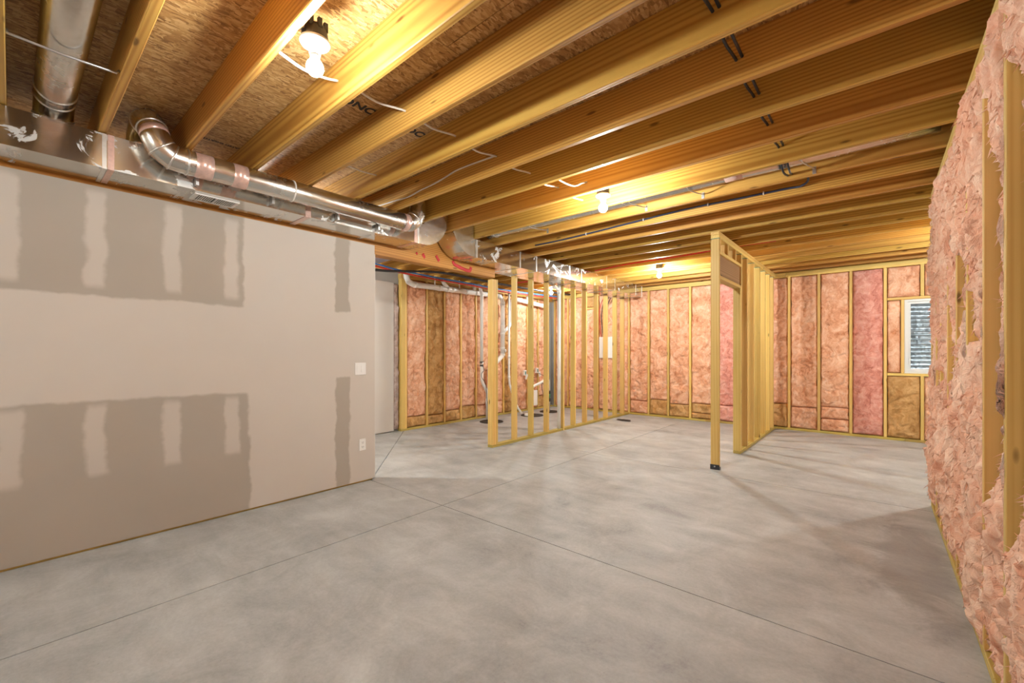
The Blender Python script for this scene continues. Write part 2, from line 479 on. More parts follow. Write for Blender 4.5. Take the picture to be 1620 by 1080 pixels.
_bseed = [0]
def batt(name, parent, mat, o, du, dn, w, z0, z1, res=0.02, bulge=0.0, amp=0.018, rec=0.045, depth=0.085,
         extl=None, extr=None, extb=0.0, freq=1.0, bulk=0.0, billow=0.7, tufts=0):
    """one soft insulation batt filling a stud bay; o = XY of its first lower corner on the stud face"""
    _bseed[0] += 1
    sd = _bseed[0] * 7.13
    h = z1 - z0
    nu = max(6, int(w / res)); nv = max(6, int(h / res))
    U, V = np.meshgrid(np.linspace(0, 1, nu + 1), np.linspace(0, 1, nv + 1))
    U = U.ravel(); V = V.ravel()
    el = extl(V * h + z0) if extl else np.clip(-0.004 + 0.02 * fbm(np.stack([V * h * 6, V * 0 + sd, V * 0], 1), 3), -0.03, -0.001)
    er = extr(V * h + z0) if extr else np.clip(-0.004 + 0.02 * fbm(np.stack([V * h * 6, V * 0 + sd + 9, V * 0], 1), 3), -0.03, -0.001)
    up = -el + U * (w + el + er)
    zp = z0 - extb * (1 - V) ** 8 + V * h
    P = np.stack([up, zp, np.full_like(up, sd)], 1)
    warp = np.stack([fbm(P * 5 + 3, 3), fbm(P * 5 + 31, 3), np.zeros_like(up)], 1) * 0.16
    Q = P + warp
    a = fbm(Q * np.array([6.0, 2.6, 1]) * freq, 3)
    ridge = 0.6 - np.abs(fbm(Q * np.array([10, 3.2, 1]) * freq + 50, 2)) * 2.6
    fine = fbm(Q * np.array([26, 9, 1]) * freq + 9, 2) * 0.6
    crease = -np.maximum(0, 1 - np.abs(fbm(Q * np.array([3, 4.5, 1]) * freq + 80, 2)) * 11)
    bil = np.sqrt(np.abs(fbm(Q * np.array([10, 3.4, 1]) * freq + 120, 2)) + 0.015) + 0.45 * np.sqrt(np.abs(fbm(Q * np.array([23, 8, 1]) * freq + 150, 2)) + 0.015) - 0.55
    pu = np.clip(1 - np.abs(2 * U - 1) ** 5, 0, 1) ** 0.6
    pv = np.clip(1 - np.abs(2 * V - 1) ** max(8.0, 22 * h), 0, 1) ** 0.5
    edge = np.where(U < 0.5, el, er)
    erec = np.where(edge > 0, np.minimum(edge * 0.9, 0.02), -rec + np.maximum(edge, -0.13) * 0.4)
    pr = pu * pv
    bl_ = bulge(V * h + z0, U) if callable(bulge) else bulge
    d = erec * (1 - pu) + (bl_ + bulk * np.sin(V * 9 + sd)) * pu
    d = np.where(pv < 1, d * pv - rec * (1 - pv), d)
    d = d + amp * (1.5 * a + 0.55 * ridge + 0.5 * fine + 0.8 * crease + billow * bil) * (0.35 + 0.65 * pr)
    up = up + 0.02 * fbm(P * 9 + 5, 2) * pr
    zp = zp + 0.03 * fbm(P * 8 + 25, 2) * pr
    X = o[0] + du[0] * up + dn[0] * d; Y = o[1] + du[1] * up + dn[1] * d
    front = np.stack([X, Y, zp], 1)
    verts = front.tolist()
    faces = []
    W = nu + 1
    for j in range(nv):
        b = j * W
        for i in range(nu):
            faces.append((b + i, b + i + 1, b + W + i + 1, b + W + i))
    # sides and back, pushed into the bay
    loop = list(range(0, W)) + [j * W + nu for j in range(1, nv + 1)] + [nv * W + i for i in range(nu - 1, -1, -1)] + [j * W for j in range(nv - 1, 0, -1)]
    base = len(verts)
    for q in loop:
        u = min(max(up[q], 0.003), w - 0.003); z = min(max(zp[q], z0 + 0.002), z1 - 0.002)
        verts.append((o[0] + du[0] * u - dn[0] * depth, o[1] + du[1] * u - dn[1] * depth, z))
    n = len(loop)
    for k in range(n):
        faces.append((loop[(k + 1) % n], loop[k], base + k, base + (k + 1) % n))
    faces.append(tuple(base + k for k in range(n))[::-1])
    rg = np.random.default_rng(_bseed[0])
    for _ in range(tufts):
        q = rg.integers(0, len(front)); p = front[q]
        if U[q] < 0.04 or U[q] > 0.96 or V[q] < 0.02 or V[q] > 0.98: continue
        L = rg.uniform(0.012, 0.045); r0 = rg.uniform(0.003, 0.008)
        ax = np.array([dn[0], dn[1], 0]) * rg.uniform(0.15, 0.6) + np.array([du[0], du[1], 0]) * rg.uniform(-0.7, 0.7) + np.array([0, 0, rg.uniform(-1.0, 0.5)])
        ax /= np.linalg.norm(ax); droop = np.array([0, 0, -rg.uniform(0.0, 0.6)])
        s1 = np.cross(ax, [0.3, 0.5, 0.8]); s1 /= np.linalg.norm(s1); s2 = np.cross(ax, s1)
        b0 = len(verts)
        for j in range(4):
            t = j / 4; cpt = p - ax * 0.006 + ax * L * t + droop * L * t * t
            rr = r0 * (1 - t) ** 0.7
            for k in range(4):
                w_ = math.pi / 2 * k
                verts.append(tuple(cpt + (s1 * math.cos(w_) + 0.45 * s2 * math.sin(w_)) * rr))
        verts.append(tuple(p + ax * L + droop * L))
        for j in range(3):
            for k in range(4):
                faces.append((b0 + j * 4 + k, b0 + j * 4 + (k + 1) % 4, b0 + j * 4 + 4 + (k + 1) % 4, b0 + j * 4 + 4 + k))
        for k in range(4): faces.append((b0 + 12 + k, b0 + 12 + (k + 1) % 4, b0 + 16))
    me = bpy.data.meshes.new(name)
    me.from_pydata(verts, [], faces)
    me.polygons.foreach_set('use_smooth', [True] * len(me.polygons))
    me.update()
    return mesh_obj(name, me, mat, parent)

# ================================================================== STRUCTURE
# ---- floor: slabs cut by recessed control joints
floor = struct(box('floor', (-6.4, -3.4, -0.2), (2.3, 8.93, -0.022), M['grout']), 'grey concrete basement floor cut by control joints')
def slab(poly):
    P = [Vector((x, y, 0)) for x, y in poly]
    c = sum(P, Vector()) / len(P)
    bm = bmesh.new()
    inset = []
    n = len(P)
    for i in range(n):
        a, b, d = P[i - 1], P[i], P[(i + 1) % n]
        e1 = (b - a).normalized(); e2 = (d - b).normalized()
        n1 = Vector((-e1.y, e1.x, 0)); n2 = Vector((-e2.y, e2.x, 0))
        bis = (n1 + n2).normalized()
        inset.append(b + bis * (0.0036 / max(0.3, bis.dot(n1))))
    t = [bm.verts.new((p.x, p.y, 0)) for p in inset]; lo = [bm.verts.new((p.x, p.y, -0.022)) for p in inset]
    bm.faces.new(t); bm.faces.new(lo[::-1])
    for i in range(n):
        j = (i + 1) % n
        bm.faces.new((t[i], lo[i], lo[j], t[j]))
    from_bm('slab', bm, M['concrete'], floor)
XJ, Y2, Y3 = -2.845, 2.405, 4.93
slab([(-6.4, -3.4), (XJ, -3.4), (XJ, Y2), (-3.96, Y2), (-6.4, Y2)])
slab([(XJ, -3.4), (2.3, -3.4), (2.3, Y2), (XJ, Y2)])
slab([(-3.96, Y2), (-6.4, 4.60), (-6.4, Y2)])
slab([(-3.96, Y2), (XJ, Y2), (XJ, Y3), (-6.4, Y3), (-6.4, 4.60)])
slab([(XJ, Y2), (2.3, Y2), (2.3, Y3), (XJ, Y3)])
slab([(-6.4, Y3), (XJ, Y3), (XJ, 8.93), (-6.4, 8.93)])
slab([(XJ, Y3), (2.3, Y3), (2.3, 8.93), (XJ, 8.93)])

# ---- ceiling: subfloor panels over joists
ceiling = struct(box('ceiling', (-6.62, -3.4, JT + 0.019), (2.4, 8.95, JT + 0.08), M['grout']), 'open joist ceiling under strand board subfloor')
xs = [-6.6, -5.37, -4.15, -2.93, -1.71, -0.49, 0.73, 1.95, 2.38]
for i in range(len(xs) - 1):
    y = -3.4 - (1.22 if i % 2 else 0.0)
    while y < 8.9:
        a, b = max(y, -3.4), min(y + 2.44, 8.93)
        if b - a > 0.05:
            lumber('subfloor_panel', (xs[i] + 0.0015, a + 0.0015, JT), (xs[i + 1] - 0.0015, b - 0.0015, JT + 0.019), M['osb'], ceiling, 0.001)
        y += 2.44
for k in range(-8, 22):
    x1 = 0.545 if jf(k) < 5.13 else 2.14
    lumber('joist', (-6.4, jn(k), JB), (x1, jf(k), JT), M['joist'], ceiling, 0.004)
lumber('rim_board', (-6.4, 8.62, JB), (2.2, 8.658, JT), M['joist'], ceiling)
lumber('rim_board', (0.55, -3.4, JB), (0.588, 5.14, JT), M['stud_y'], ceiling)
lumber('rim_board', (2.15, 5.18, JB), (2.188, 8.6, JT), M['stud_y'], ceiling)
lumber('rim_board', (-6.44, -3.4, JB), (-6.402, 8.6, JT), M['stud_y'], ceiling)
def lettering(txt, loc, size, rz, parent=ceiling):
    cu = bpy.data.curves.new('lettering', 'FONT')
    cu.body = txt; cu.size = size; cu.extrude = 0.0004; cu.offset = size * 0.03
    cu.align_x = 'CENTER'; cu.align_y = 'CENTER'
    t = bpy.data.objects.new('lettering', cu)
    COL.objects.link(t)
    dg = bpy.context.evaluated_depsgraph_get()
    me = bpy.data.meshes.new_from_object(t.evaluated_get(dg))
    bpy.data.objects.remove(t)
    me.transform(Matrix.Translation(loc) @ Matrix.Rotation(rz, 4, 'Z') @ Matrix.Rotation(math.pi, 4, 'X'))
    me.materials.clear(); me.materials.append(M['ink'])
    o = bpy.data.objects.new('printed_lettering', me)
    return link(o, parent)
lettering('ONG', (-2.545, 1.468, JT - 0.001), 0.102, -math.pi / 2)
lettering('OG', (-2.54, 1.905, JT - 0.001), 0.102, -math.pi / 2)
lettering('RATED SHEATHING', (-3.80, 1.02, JT - 0.001), 0.035, -math.pi / 2)
lettering('ONG', (-2.60, 0.16, JT - 0.001), 0.10, -math.pi / 2)

# ---- foundation walls
wall_back = struct(boxes('wall_back', [((-6.34, 8.73, 0), (0.27, 8.93, JB)), ((1.25, 8.73, 0), (2.3, 8.93, JB)),
                                       ((0.27, 8.73, 0), (1.25, 8.93, 0.96)), ((0.27, 8.73, 2.14), (1.25, 8.93, JB))], M['concrete_wall']),
                   'stud framed back wall filled with pink insulation')
wall_right = struct(box('wall_right', (0.49, -3.4, 0), (0.69, 5.11, JB), M['concrete_wall']), 'stud framed right wall with shaggy pink insulation')
wall_alcove_side = struct(box('wall_alcove_side', (0.69, 4.91, 0), (2.3, 5.11, JB), M['drywall']))
wall_alcove_end = struct(box('wall_alcove_end', (2.1, 5.11, 0), (2.3, 8.73, JB), M['drywall']))
wall_utility = struct(box('wall_utility', (-6.34, -3.4, 0), (-6.14, 8.73, JB), M['concrete_wall']), 'stud framed utility room wall with pink and tan insulation')
wall_rear = struct(box('wall_rear', (-6.14, -3.4, 0), (0.49, -3.2, JB), M['drywall']))

# ---- left drywall partition
XL = -3.962
wall_left = struct(box('wall_left', (XL - 0.0125, -3.2, 0.018), (XL, 2.446, 2.42), M['taped']), 'drywall partition with bare paper and joint compound patches')
lumber('bottom_plate', (XL - 0.108, -3.2, 0.0), (XL - 0.014, 2.43, 0.038), M['treated'], wall_left)
for k in range(-8, 7):
    yy = -0.015 + 0.4 * k
    if -3.18 < yy < 2.4:
        lumber('stud', (XL - 0.103, yy - 0.019, 0.038), (XL - 0.0135, yy + 0.019, 2.33), M['stud_z'], wall_left)
box('drywall_sheet', (XL - 0.12, -3.2, 0.018), (XL - 0.1075, 2.446, 2.328), M['drywall'], wall_left)
box('corner_bead', (XL - 0.12, 2.446, 0.018), (XL + 0.0, 2.4525, 2.33), M['drywall'], wall_left)

# ================================================================== STUD WALLS
# ---- back wall framing
YB = 8.585
def plate_x(x0, x1, z0, par, y0=YB, d=0.089, mat='stud_x', name='plate'):
    return lumber(name, (x0, y0, z0), (x1, y0 + d, z0 + 0.038), M[mat], par)
def stud_b(x, z0=0.038, z1=JB - 0.076, par=wall_back):
    return lumber('stud', (x, YB, z0), (x + 0.038, YB + 0.089, z1), M['stud_z'], par)
for a, b in ((-6.02, -2.5), (-2.5, -1.99), (-1.86, 0.3), (0.3, 2.09)):
    plate_x(a + 0.001, b - 0.001, 0.0, wall_back, mat='treated_x', name='bottom_plate')
for z in (JB - 0.076, JB - 0.038):
    plate_x(-6.02, -1.2, z, wall_back, name='top_plate'); plate_x(-1.198, 2.09, z, wall_back, name='top_plate')
bs = [-6.0, -5.62, -5.22, -4.82, -4.42, -4.075, -3.638, -3.23, -2.80, -2.39, -1.985, -1.56, -1.168, -0.755, -0.345, 0.064]
for x in bs: stud_b(x)
stud_b(0.258, 1.005, 2.094); stud_b(1.26, 1.005, 2.094)
stud_b(1.30); stud_b(1.70)
stud_b(0.47, 2.134, JB - 0.076); stud_b(0.88, 2.134, JB - 0.076)
stud_b(0.47, 0.038, 0.965); stud_b(0.88, 0.038, 0.965)
plate_x(0.104, 1.298, 2.095, wall_back, name='window_header'); plate_x(0.104, 1.298, 0.966, wall_back, name='window_sill_plate')
ZT = JB - 0.078
def bay(x0, x1, parts, bulge=0.0, amp=0.026, **kw):
    for mt, z0, z1 in parts:
        batt('insulation_batt', wall_back, M[mt], (x0 + 0.038, YB), (1, 0), (0, -1), x1 - x0 - 0.038, z0 + 0.003, z1 - 0.003, 0.016, bulge, amp, 0.035, 0.085, **kw)
P0 = 0.04
bay(-6.0, -5.62, [('pink', P0, ZT)]); bay(-5.62, -5.22, [('pink', P0, ZT)])
plate_x(-5.182, -4.82, 2.30, wall_back, name='blocking')
bay(-5.22, -4.82, [('pink', P0, 2.30), ('tan', 2.34, ZT)])
bay(-4.82, -4.42, [('pink', P0, ZT)])
bay(-4.42, -4.075, [('pink', P0, ZT)]); bay(-4.075, -3.638, [('pink', P0, 0.30), ('pink', 0.30, ZT)])
bay(-3.638, -3.23, [('tan', P0, 0.35), ('pink', 0.35, ZT)])
bay(-3.23, -2.80, [('tan', P0, 0.29), ('pink', 0.29, ZT)])
bay(-2.80, -2.39, [('tan', P0, 0.15), ('tan', 0.15, 0.33), ('pink', 0.33, ZT)])
bay(-2.39, -1.985, [('pinker', P0, 0.33), ('pinker', 0.33, ZT)])
bay(-1.985, -1.56, [('pink', P0, ZT)])
bay(-1.56, -1.168, [('tan', P0, 0.44), ('pink', 0.44, ZT)])
bay(-1.168, -0.755, [('pink', P0, 0.40), ('pink', 0.40, ZT)])
bay(-0.755, -0.345, [('pink', P0, 0.24), ('pink', 0.24, 0.43), ('pink', 0.43, ZT)])
bay(-0.345, 0.064, [('pinker', P0, ZT)], 0.016, 0.016, freq=1.6)
bay(0.064, 0.47, [('pink', 2.136, ZT), ('tan', P0, 0.964)])
bay(0.47, 0.88, [('pink', 2.136, ZT), ('pink', P0, 0.964)])
bay(0.88, 1.30, [('pink', 2.136, ZT), ('pink', P0, 0.964)])
bay(0.064, 0.258, [('pink', 1.006, 2.094)], 0.012, 0.012)
bay(1.30, 1.70, [('pink', P0, ZT)]); bay(1.70, 2.09, [('pink', P0, ZT)])

# ---- right wall framing (2x6) with shaggy insulation
XR = 0.344
XRB = XR + 0.14
lumber('bottom_plate', (XR, 2.5, 0), (XRB, 5.105, 0.038), M['treated'], wall_right)
lumber('bottom_plate', (XR, -3.19, 0), (XRB, 2.498, 0.038), M['treated'], wall_right)
for z in (JB - 0.076, JB - 0.038):
    lumber('top_plate', (XR, 1.2, z), (XRB, 5.105, z + 0.038), M['stud_y'], wall_right)
    lumber('top_plate', (XR, -3.19, z), (XRB, 1.198, z + 0.038), M['stud_y'], wall_right)
rs = [5.067, 4.69, 4.375, 3.96, 3.545, 3.165, 2.705, 2.292] + [2.292 - 0.406 * k for k in range(1, 14)]
rs = sorted(y for y in rs if y > -3.2)
for y in rs:
    lumber('stud', (XR, y, 0.038), (XRB, y + 0.038, JB - 0.076), M['stud_z'], wall_right)
def bumpf(z, c, w):
    return np.clip(1 - np.abs((z - c) / w) ** 2, 0, 1)
for i in range(len(rs) - 1):
    y0, y1 = rs[i] + 0.038, rs[i + 1]
    if y1 < -0.6:
        batt('insulation_batt', wall_right, M['pale'], (XR, y0), (0, 1), (-1, 0), y1 - y0, 0.04, ZT, 0.03, 0.03, 0.025, 0.04, 0.13)
        continue
    s = i * 3.7
    # bays whose wool has pulled back from the far stud: (height centre, half height, pull)
    gap = {2.292: (1.40, 0.92, 0.075), 2.705: (1.42, 0.72, 0.060), 3.545: (1.62, 0.28, 0.035), 3.96: (1.45, 0.32, 0.035)}.get(y1)
    def ext(z, a, fg=None):
        one = np.full_like(z, a)
        e = 0.004 + 0.05 * fbm(np.stack([z * 2.2, one, one * 0 + 0.5], 1), 3) + 0.016 * fbm(np.stack([z * 12, one, one * 0 + 9.5], 1), 2)
        if fg is not None:
            e = e - 0.9 * fg[2] * bumpf(z, fg[0], fg[1]) ** 0.5
        return np.clip(e, -0.10, 0.022)
    extr = lambda z, s=s, fg=gap: ext(z, s, fg)
    extl = lambda z, s=s: ext(z, s + 50)
    base = -0.012 if y1 < 2.8 else 0.0
    def bul(z, U, s=s, fg=gap, base=base):
        one = np.full_like(z, s)
        e = base + 0.028 * fbm(np.stack([z * 1.5, one, one * 0 + 3.5], 1), 2) + 0.030 * np.clip(1 - np.abs(z - 0.62) / 0.5, 0, 1) - 0.012 * np.clip(1 - z / 0.25, 0, 1) + 0.012 * np.clip((z - 2.0) / 0.5, 0, 1)
        if fg is not None:
            e = e - fg[2] * bumpf(z, fg[0], fg[1]) ** 0.5 * (0.25 + 0.75 * U)
        return e
    batt('insulation_batt', wall_right, M['pale'], (XR, y0), (0, 1), (-1, 0), y1 - y0, 0.035, ZT - 0.005, 0.0075 if y1 > 1.0 else 0.014,
         bul, 0.032, 0.03, 0.13, extl, extr, 0.0, 0.9, 0.0, 1.3, 420)

# ---- utility room wall framing
XM = -6.03
lumber('bottom_plate', (XM - 0.089, 4.215, 0), (XM, 8.58, 0.038), M['treated'], wall_utility)
for z in (JB - 0.116, JB - 0.078):
    lumber('top_plate', (XM - 0.089, 4.215, z), (XM, 8.58, z + 0.038), M['stud_y'], wall_utility)
us = [4.30] + [4.742 + 0.4055 * k for k in range(10)]
for y in [4.262] + us:
    lumber('stud', (XM - 0.089, y - 0.04 if y == 4.262 else y, 0.038), (XM, y + 0.038, JB - 0.116), M['stud_z'], wall_utility)
ZU = JB - 0.118
up_parts = [[('tan', P0, 0.22), ('pink', 0.22, ZU)], [('tan', P0, 0.20), ('tan', 0.20, ZU)], [('tan', P0, 0.24), ('pink', 0.24, ZU)],
            [('tan', P0, 0.28), ('pink', 0.28, ZU)], [('pink', P0, 0.26), ('pink', 0.26, ZU)], [('pink', P0, 0.3), ('pink', 0.3, ZU)],
            [('tan', P0, ZU)], [('pink', P0, ZU)], [('pink', P0, ZU)], [('tan', P0, 0.3), ('pink', 0.3, ZU)]]
for i in range(len(us) - 1):
    for mt, z0, z1 in up_parts[i]:
        batt('insulation_batt', wall_utility, M[mt], (XM, us[i] + 0.038), (0, 1), (1, 0), us[i + 1] - us[i] - 0.038, z0 + 0.003, z1 - 0.003, 0.016, 0.002, 0.029, 0.035, 0.085)
box('drywall_sheet', (-6.138, 2.0, 0.015), (-6.10, 4.12, JB - 0.2), M['drywall'], wall_utility)
batt('insulation_batt', wall_utility, M['greyins'], (-6.085, 4.125), (0, 1), (1, 0), 0.085, 0.03, 2.45, 0.012, 0.01, 0.02, 0.02, 0.05)

# ---- partition A (utility room)
XA = -4.03
pa = thing('stud_partition', 'open stud partition under the rectangular duct, standing before the white pipes', 'wall framing')
lumber('bottom_plate', (XA - 0.089, 4.30, 0), (XA, 6.03, 0.038), M['treated'], pa)
lumber('bottom_plate', (XA - 0.089, 6.10, 0), (XA, 8.575, 0.038), M['treated'], pa)
as_ = [4.30, 4.339, 4.378, 4.80, 5.195, 5.60, 6.045, 6.40, 6.785, 7.20, 7.575, 7.965, 8.30]
for i, y in enumerate(as_):
    z1 = 2.325 if i < 3 else 2.445
    lumber('stud', (XA - 0.089, y, 0.0 if i == 6 else 0.038), (XA, y + 0.038, z1), M['stud_z'], pa)

# ---- partition B with door opening
XBf = -1.348
pb = thing('stud_partition', 'open stud partition with a framed doorway and header in mid room', 'wall framing')
lumber('bottom_plate', (XBf - 0.089, 6.12, 0), (XBf, 8.58, 0.038), M['treated'], pb)
lumber('top_plate', (XBf - 0.089, 5.135, JB - 0.076), (XBf, 8.58, JB - 0.039), M['stud_y'], pb)
lumber('top_plate', (XBf - 0.089, 5.135, JB - 0.038), (XBf, 8.58, JB - 0.001), M['stud_y'], pb)
lumber('post', (XBf - 0.089, 5.135, 0.03), (XBf, 5.173, JB - 0.082), M['stud_z'], pb)
tl = [JB - 0.082, JB - 0.076]
for y in (6.155, 6.482, 6.885, 7.295, 7.685, 8.05, 8.385):
    lumber('stud', (XBf - 0.089, y, 0.038), (XBf, y + 0.038, tl[0]), M['stud_z'], pb)
    box('painted_end', (XBf - 0.0885, y + 0.0005, tl[0]), (XBf - 0.0005, y + 0.0375, tl[1]), M['teal'], pb)
box('painted_end', (XBf - 0.0885, 5.1355, tl[0]), (XBf - 0.0005, 5.1725, tl[1]), M['teal'], pb)
lumber('trimmer', (XBf - 0.089, 6.116, 0.038), (XBf, 6.154, 2.14), M['stud_z'], pb)
lumber('header_plate', (XBf - 0.089, 5.174, 2.142), (XBf, 6.154, 2.18), M['stud_y'], pb)
lumber('header_board', (XBf - 0.072, 5.174, 2.181), (XBf - 0.018, 6.154, 2.42), M['header'], pb)
lumber('header_plate', (XBf - 0.089, 5.174, 2.421), (XBf, 6.154, 2.459), M['stud_y'], pb)
for y in (5.175, 5.50, 5.86):
    lumber('cripple_stud', (XBf - 0.089, y, 2.46), (XBf, y + 0.038, JB - 0.077), M['stud_z'], pb)
boxes('post_anchor', [((XBf - 0.093, 5.128, 0), (XBf + 0.004, 5.18, 0.029)), ((XBf - 0.093, 5.1285, 0.029), (XBf + 0.004, 5.134, 0.055))], M['black'], pb)
lathe('anchor_bolt', [(0, 0), (0.009, 0), (0.009, 0.006), (0, 0.006)], M['strap'], pb, 8, (0, 0, 0), False)
ab = pb.children[-1] if pb.children else None
for o in list(COL.objects):
    if o.name.startswith('anchor_bolt'):
        o.location = (XBf - 0.045, 5.1283, 0.035); o.rotation_euler = (math.pi / 2, 0, 0)

# ---- beam over the left wall
beam = struct(lumber('beam', (XL - 0.135, -3.19, 2.332), (XL - 0.0135, 4.295, JB - 0.002), M['beam']), 'orange brown timber beam with red paint marks above the drywall')
beam['category'] = 'beam'
bl = beam.location
def mark(pts, r=0.013):
    bm = bmesh.new()
    add_tube(bm, smooth_path([(0, y - bl.y, z - bl.z) for y, z in pts], 4), r, 8)
    for v in bm.verts: v.co.x = v.co.x * 0.12 + (XL - 0.0132 - bl.x)
    from_bm('paint_mark', bm, M['redpaint'], beam, True)
mark([(2.98, 2.445), (3.0, 2.425)], 0.014); mark([(3.07, 2.445), (3.09, 2.42), (3.08, 2.405)], 0.021)
mark([(3.27, 2.46), (3.29, 2.43), (3.315, 2.40)], 0.019)
mark([(3.53, 2.44), (3.56, 2.40), (3.66, 2.375), (3.78, 2.355), (3.83, 2.37), (3.84, 2.41)], 0.022)

# ---- window
win = struct(empty('window_1'), 'white vinyl basement window above the sill plate')
x0, x1, z0, z1 = 0.298, 1.258, 1.006, 2.092
boxes('frame', [((x0, 8.60, z0), (x0 + 0.035, 8.69, z1)), ((x1 - 0.035, 8.60, z0), (x1, 8.69, z1)), ((x0 + 0.035, 8.60, z0), (x1 - 0.035, 8.69, z0 + 0.035)), ((x0 + 0.035, 8.60, z1 - 0.03), (x1 - 0.035, 8.69, z1))], M['vinyl'], win)
a0, a1, c0, c1 = x0 + 0.036, x1 - 0.036, z0 + 0.036, z1 - 0.031
xm = (a0 + a1) / 2
for p, q in ((a0, xm - 0.001), (xm + 0.001, a1)):
    sash = boxes('sash', [((p, 8.625, c0), (p + 0.032, 8.665, c1)), ((q - 0.032, 8.625, c0), (q, 8.665, c1)), ((p + 0.032, 8.625, c0), (q - 0.032, 8.665, c0 + 0.032)), ((p + 0.032, 8.625, c1 - 0.032), (q - 0.032, 8.665, c1))], M['vinyl'], win)
    box('pane', (p + 0.030, 8.642, c0 + 0.030), (q - 0.030, 8.648, c1 - 0.030), M['glass'], sash)
    box('latch', (p + 0.010, 8.615, c0 + 0.10), (p + 0.022, 8.626, c0 + 0.19), M['vinyl'], sash, 0.002)
# corrugated well outside
bm = bmesh.new()
nz_, na = 150, 40
rows = []
for j in range(nz_ + 1):
    z = 0.55 + 2.15 * j / nz_
    rr = 0.60 + 0.014 * math.sin(2 * math.pi * z / 0.068)
    rows.append([bm.verts.new((0.78 - rr * math.cos(math.pi * i / na), 8.94 + 0.95 * rr * math.sin(math.pi * i / na), z)) for i in range(na + 1)])
for j in range(nz_):
    for i in range(na):
        bm.faces.new((rows[j][i], rows[j][i + 1], rows[j + 1][i + 1], rows[j + 1][i]))
ww = from_bm('window_well', bm, M['well'], None, True)
tag(ww, 'corrugated steel window well outside the basement window', 'window well')

# ================================================================== DUCTS
DX = -3.634
d1 = thing('supply_duct', 'rectangular sheet metal duct above the drywall wall, ending in an upturned elbow', 'duct')
def arc(cy, cz, r, a0, a1, n=10):
    return [(cy + r * math.cos(math.radians(a0 + (a1 - a0) * i / n)), cz + r * math.sin(math.radians(a0 + (a1 - a0) * i / n))) for i in range(n + 1)]
prism_x('duct_body', [(-3.15, 2.45), (2.74, 2.45), (2.74, 2.664), (-3.15, 2.664)], XL + 0.012, DX, M['duct'], d1)
el1 = [(2.742, 2.45)] + arc(2.82, 2.78, 0.33, -90, 0) + [(3.15, 2.895), (2.83, 2.895), (2.83, 2.664), (2.742, 2.664)]
prism_x('duct_elbow', el1, XL + 0.012, DX - 0.002, M['pipe_metal'], d1)
def cleat(y, par, xa, xb, w=0.022, zb=2.45, mat='band'):
    boxes('seam_band', [((xb - 0.001, y - w / 2, zb - 0.004), (xb + 0.004, y + w / 2, 2.662)), ((xa, y - w / 2, zb - 0.004), (xb - 0.001, y + w / 2, zb + 0.001))], M[mat], par)
cleat(0.375, d1, XL + 0.014, DX, 0.02); cleat(0.405, d1, XL + 0.014, DX + 0.003, 0.03, mat='tape')
cleat(1.62, d1, XL + 0.014, DX, 0.045, mat='tape'); cleat(2.72, d1, XL + 0.014, DX, 0.035, mat='tape'); cleat(2.75, d1, XL + 0.014, DX, 0.02)
cleat(-1.0, d1, XL + 0.014, DX, 0.03)
# register grille under duct 1
gr = thing('vent_register', 'small slotted metal register on the underside of the duct', 'vent')
boxes('frame', [((-3.85, 0.85, 2.440), (-3.835, 1.13, 2.4495)), ((-3.70, 0.85, 2.440), (-3.685, 1.13, 2.4495)), ((-3.835, 0.85, 2.440), (-3.70, 0.872, 2.4495)),
                ((-3.835, 1.108, 2.440), (-3.70, 1.13, 2.4495)), ((-3.835, 0.984, 2.440), (-3.70, 0.996, 2.4495))], M['white'], gr)
box('backing', (-3.835, 0.872, 2.4465), (-3.70, 1.108, 2.4495), M['black'], gr)
for i in range(18):
    y = 0.874 + i * 0.0131
    if abs(y - 0.988) < 0.010: continue
    box('slat', (-3.834, y, 2.4415), (-3.701, y + 0.0045, 2.446), M['white'], gr)

d2 = thing('supply_duct', 'rectangular sheet metal trunk duct over the open stud partition, streaked with sealant', 'duct')
el2 = arc(3.57, 2.78, 0.33, 180, 270) + [(3.60, 2.45), (3.60, 2.664), (3.57, 2.664), (3.57, 2.895), (3.24, 2.895)]
DX2 = -3.65
prism_x('duct_elbow', el2, XL + 0.012, DX2 - 0.002, M['pipe_metal'], d2)
prism_x('duct_body', [(3.602, 2.45), (4.31, 2.45), (4.31, 2.664), (3.602, 2.664)], XL + 0.012, DX2, M['duct'], d2)
prism_x('duct_body', [(4.311, 2.45), (8.34, 2.45), (8.34, 2.664), (4.311, 2.664)], -4.19, DX2, M['duct'], d2)
for y in (3.62, 4.44, 4.80, 5.65, 6.0, 6.85, 7.17, 8.05, 8.33):
    cleat(y, d2, XL + 0.014 if y < 4.3 else -4.19, DX2, 0.02 if y not in (3.62, 5.65) else 0.03)

# ---- round ducts
def round_duct(name, label, pts, r, ringsat=(), tapes=(), mat='pipe_metal', n=28, cat='duct'):
    t = thing(name, label, cat)
    bm = bmesh.new(); add_tube(bm, pts, r, n)
    o = from_bm('pipe', bm, M[mat], t)
    for p in o.data.polygons: p.use_smooth = True
    mod = None
    for i in ringsat:
        P = [Vector(q) for q in pts]
        p = P[i]
        tdir = ((P[i] - P[i - 1]).normalized() + (P[min(i + 1, len(P) - 1)] - P[i]).normalized()).normalized() if 0 < i < len(P) - 1 else (P[1] - P[0] if i == 0 else P[i] - P[i - 1]).normalized()
        tube('bead_ring', [p - tdir * 0.006, p - tdir * 0.003, p + tdir * 0.003, p + tdir * 0.006], [r + 0.001, r + 0.005, r + 0.005, r + 0.001], M['band'], t, n)
    for (p, q) in tapes:
        tube('foil_tape', [p, q], r + 0.0012, M['tape'], t, n)
    return t
RX, RZ, RR = -3.50, 2.578, 0.080
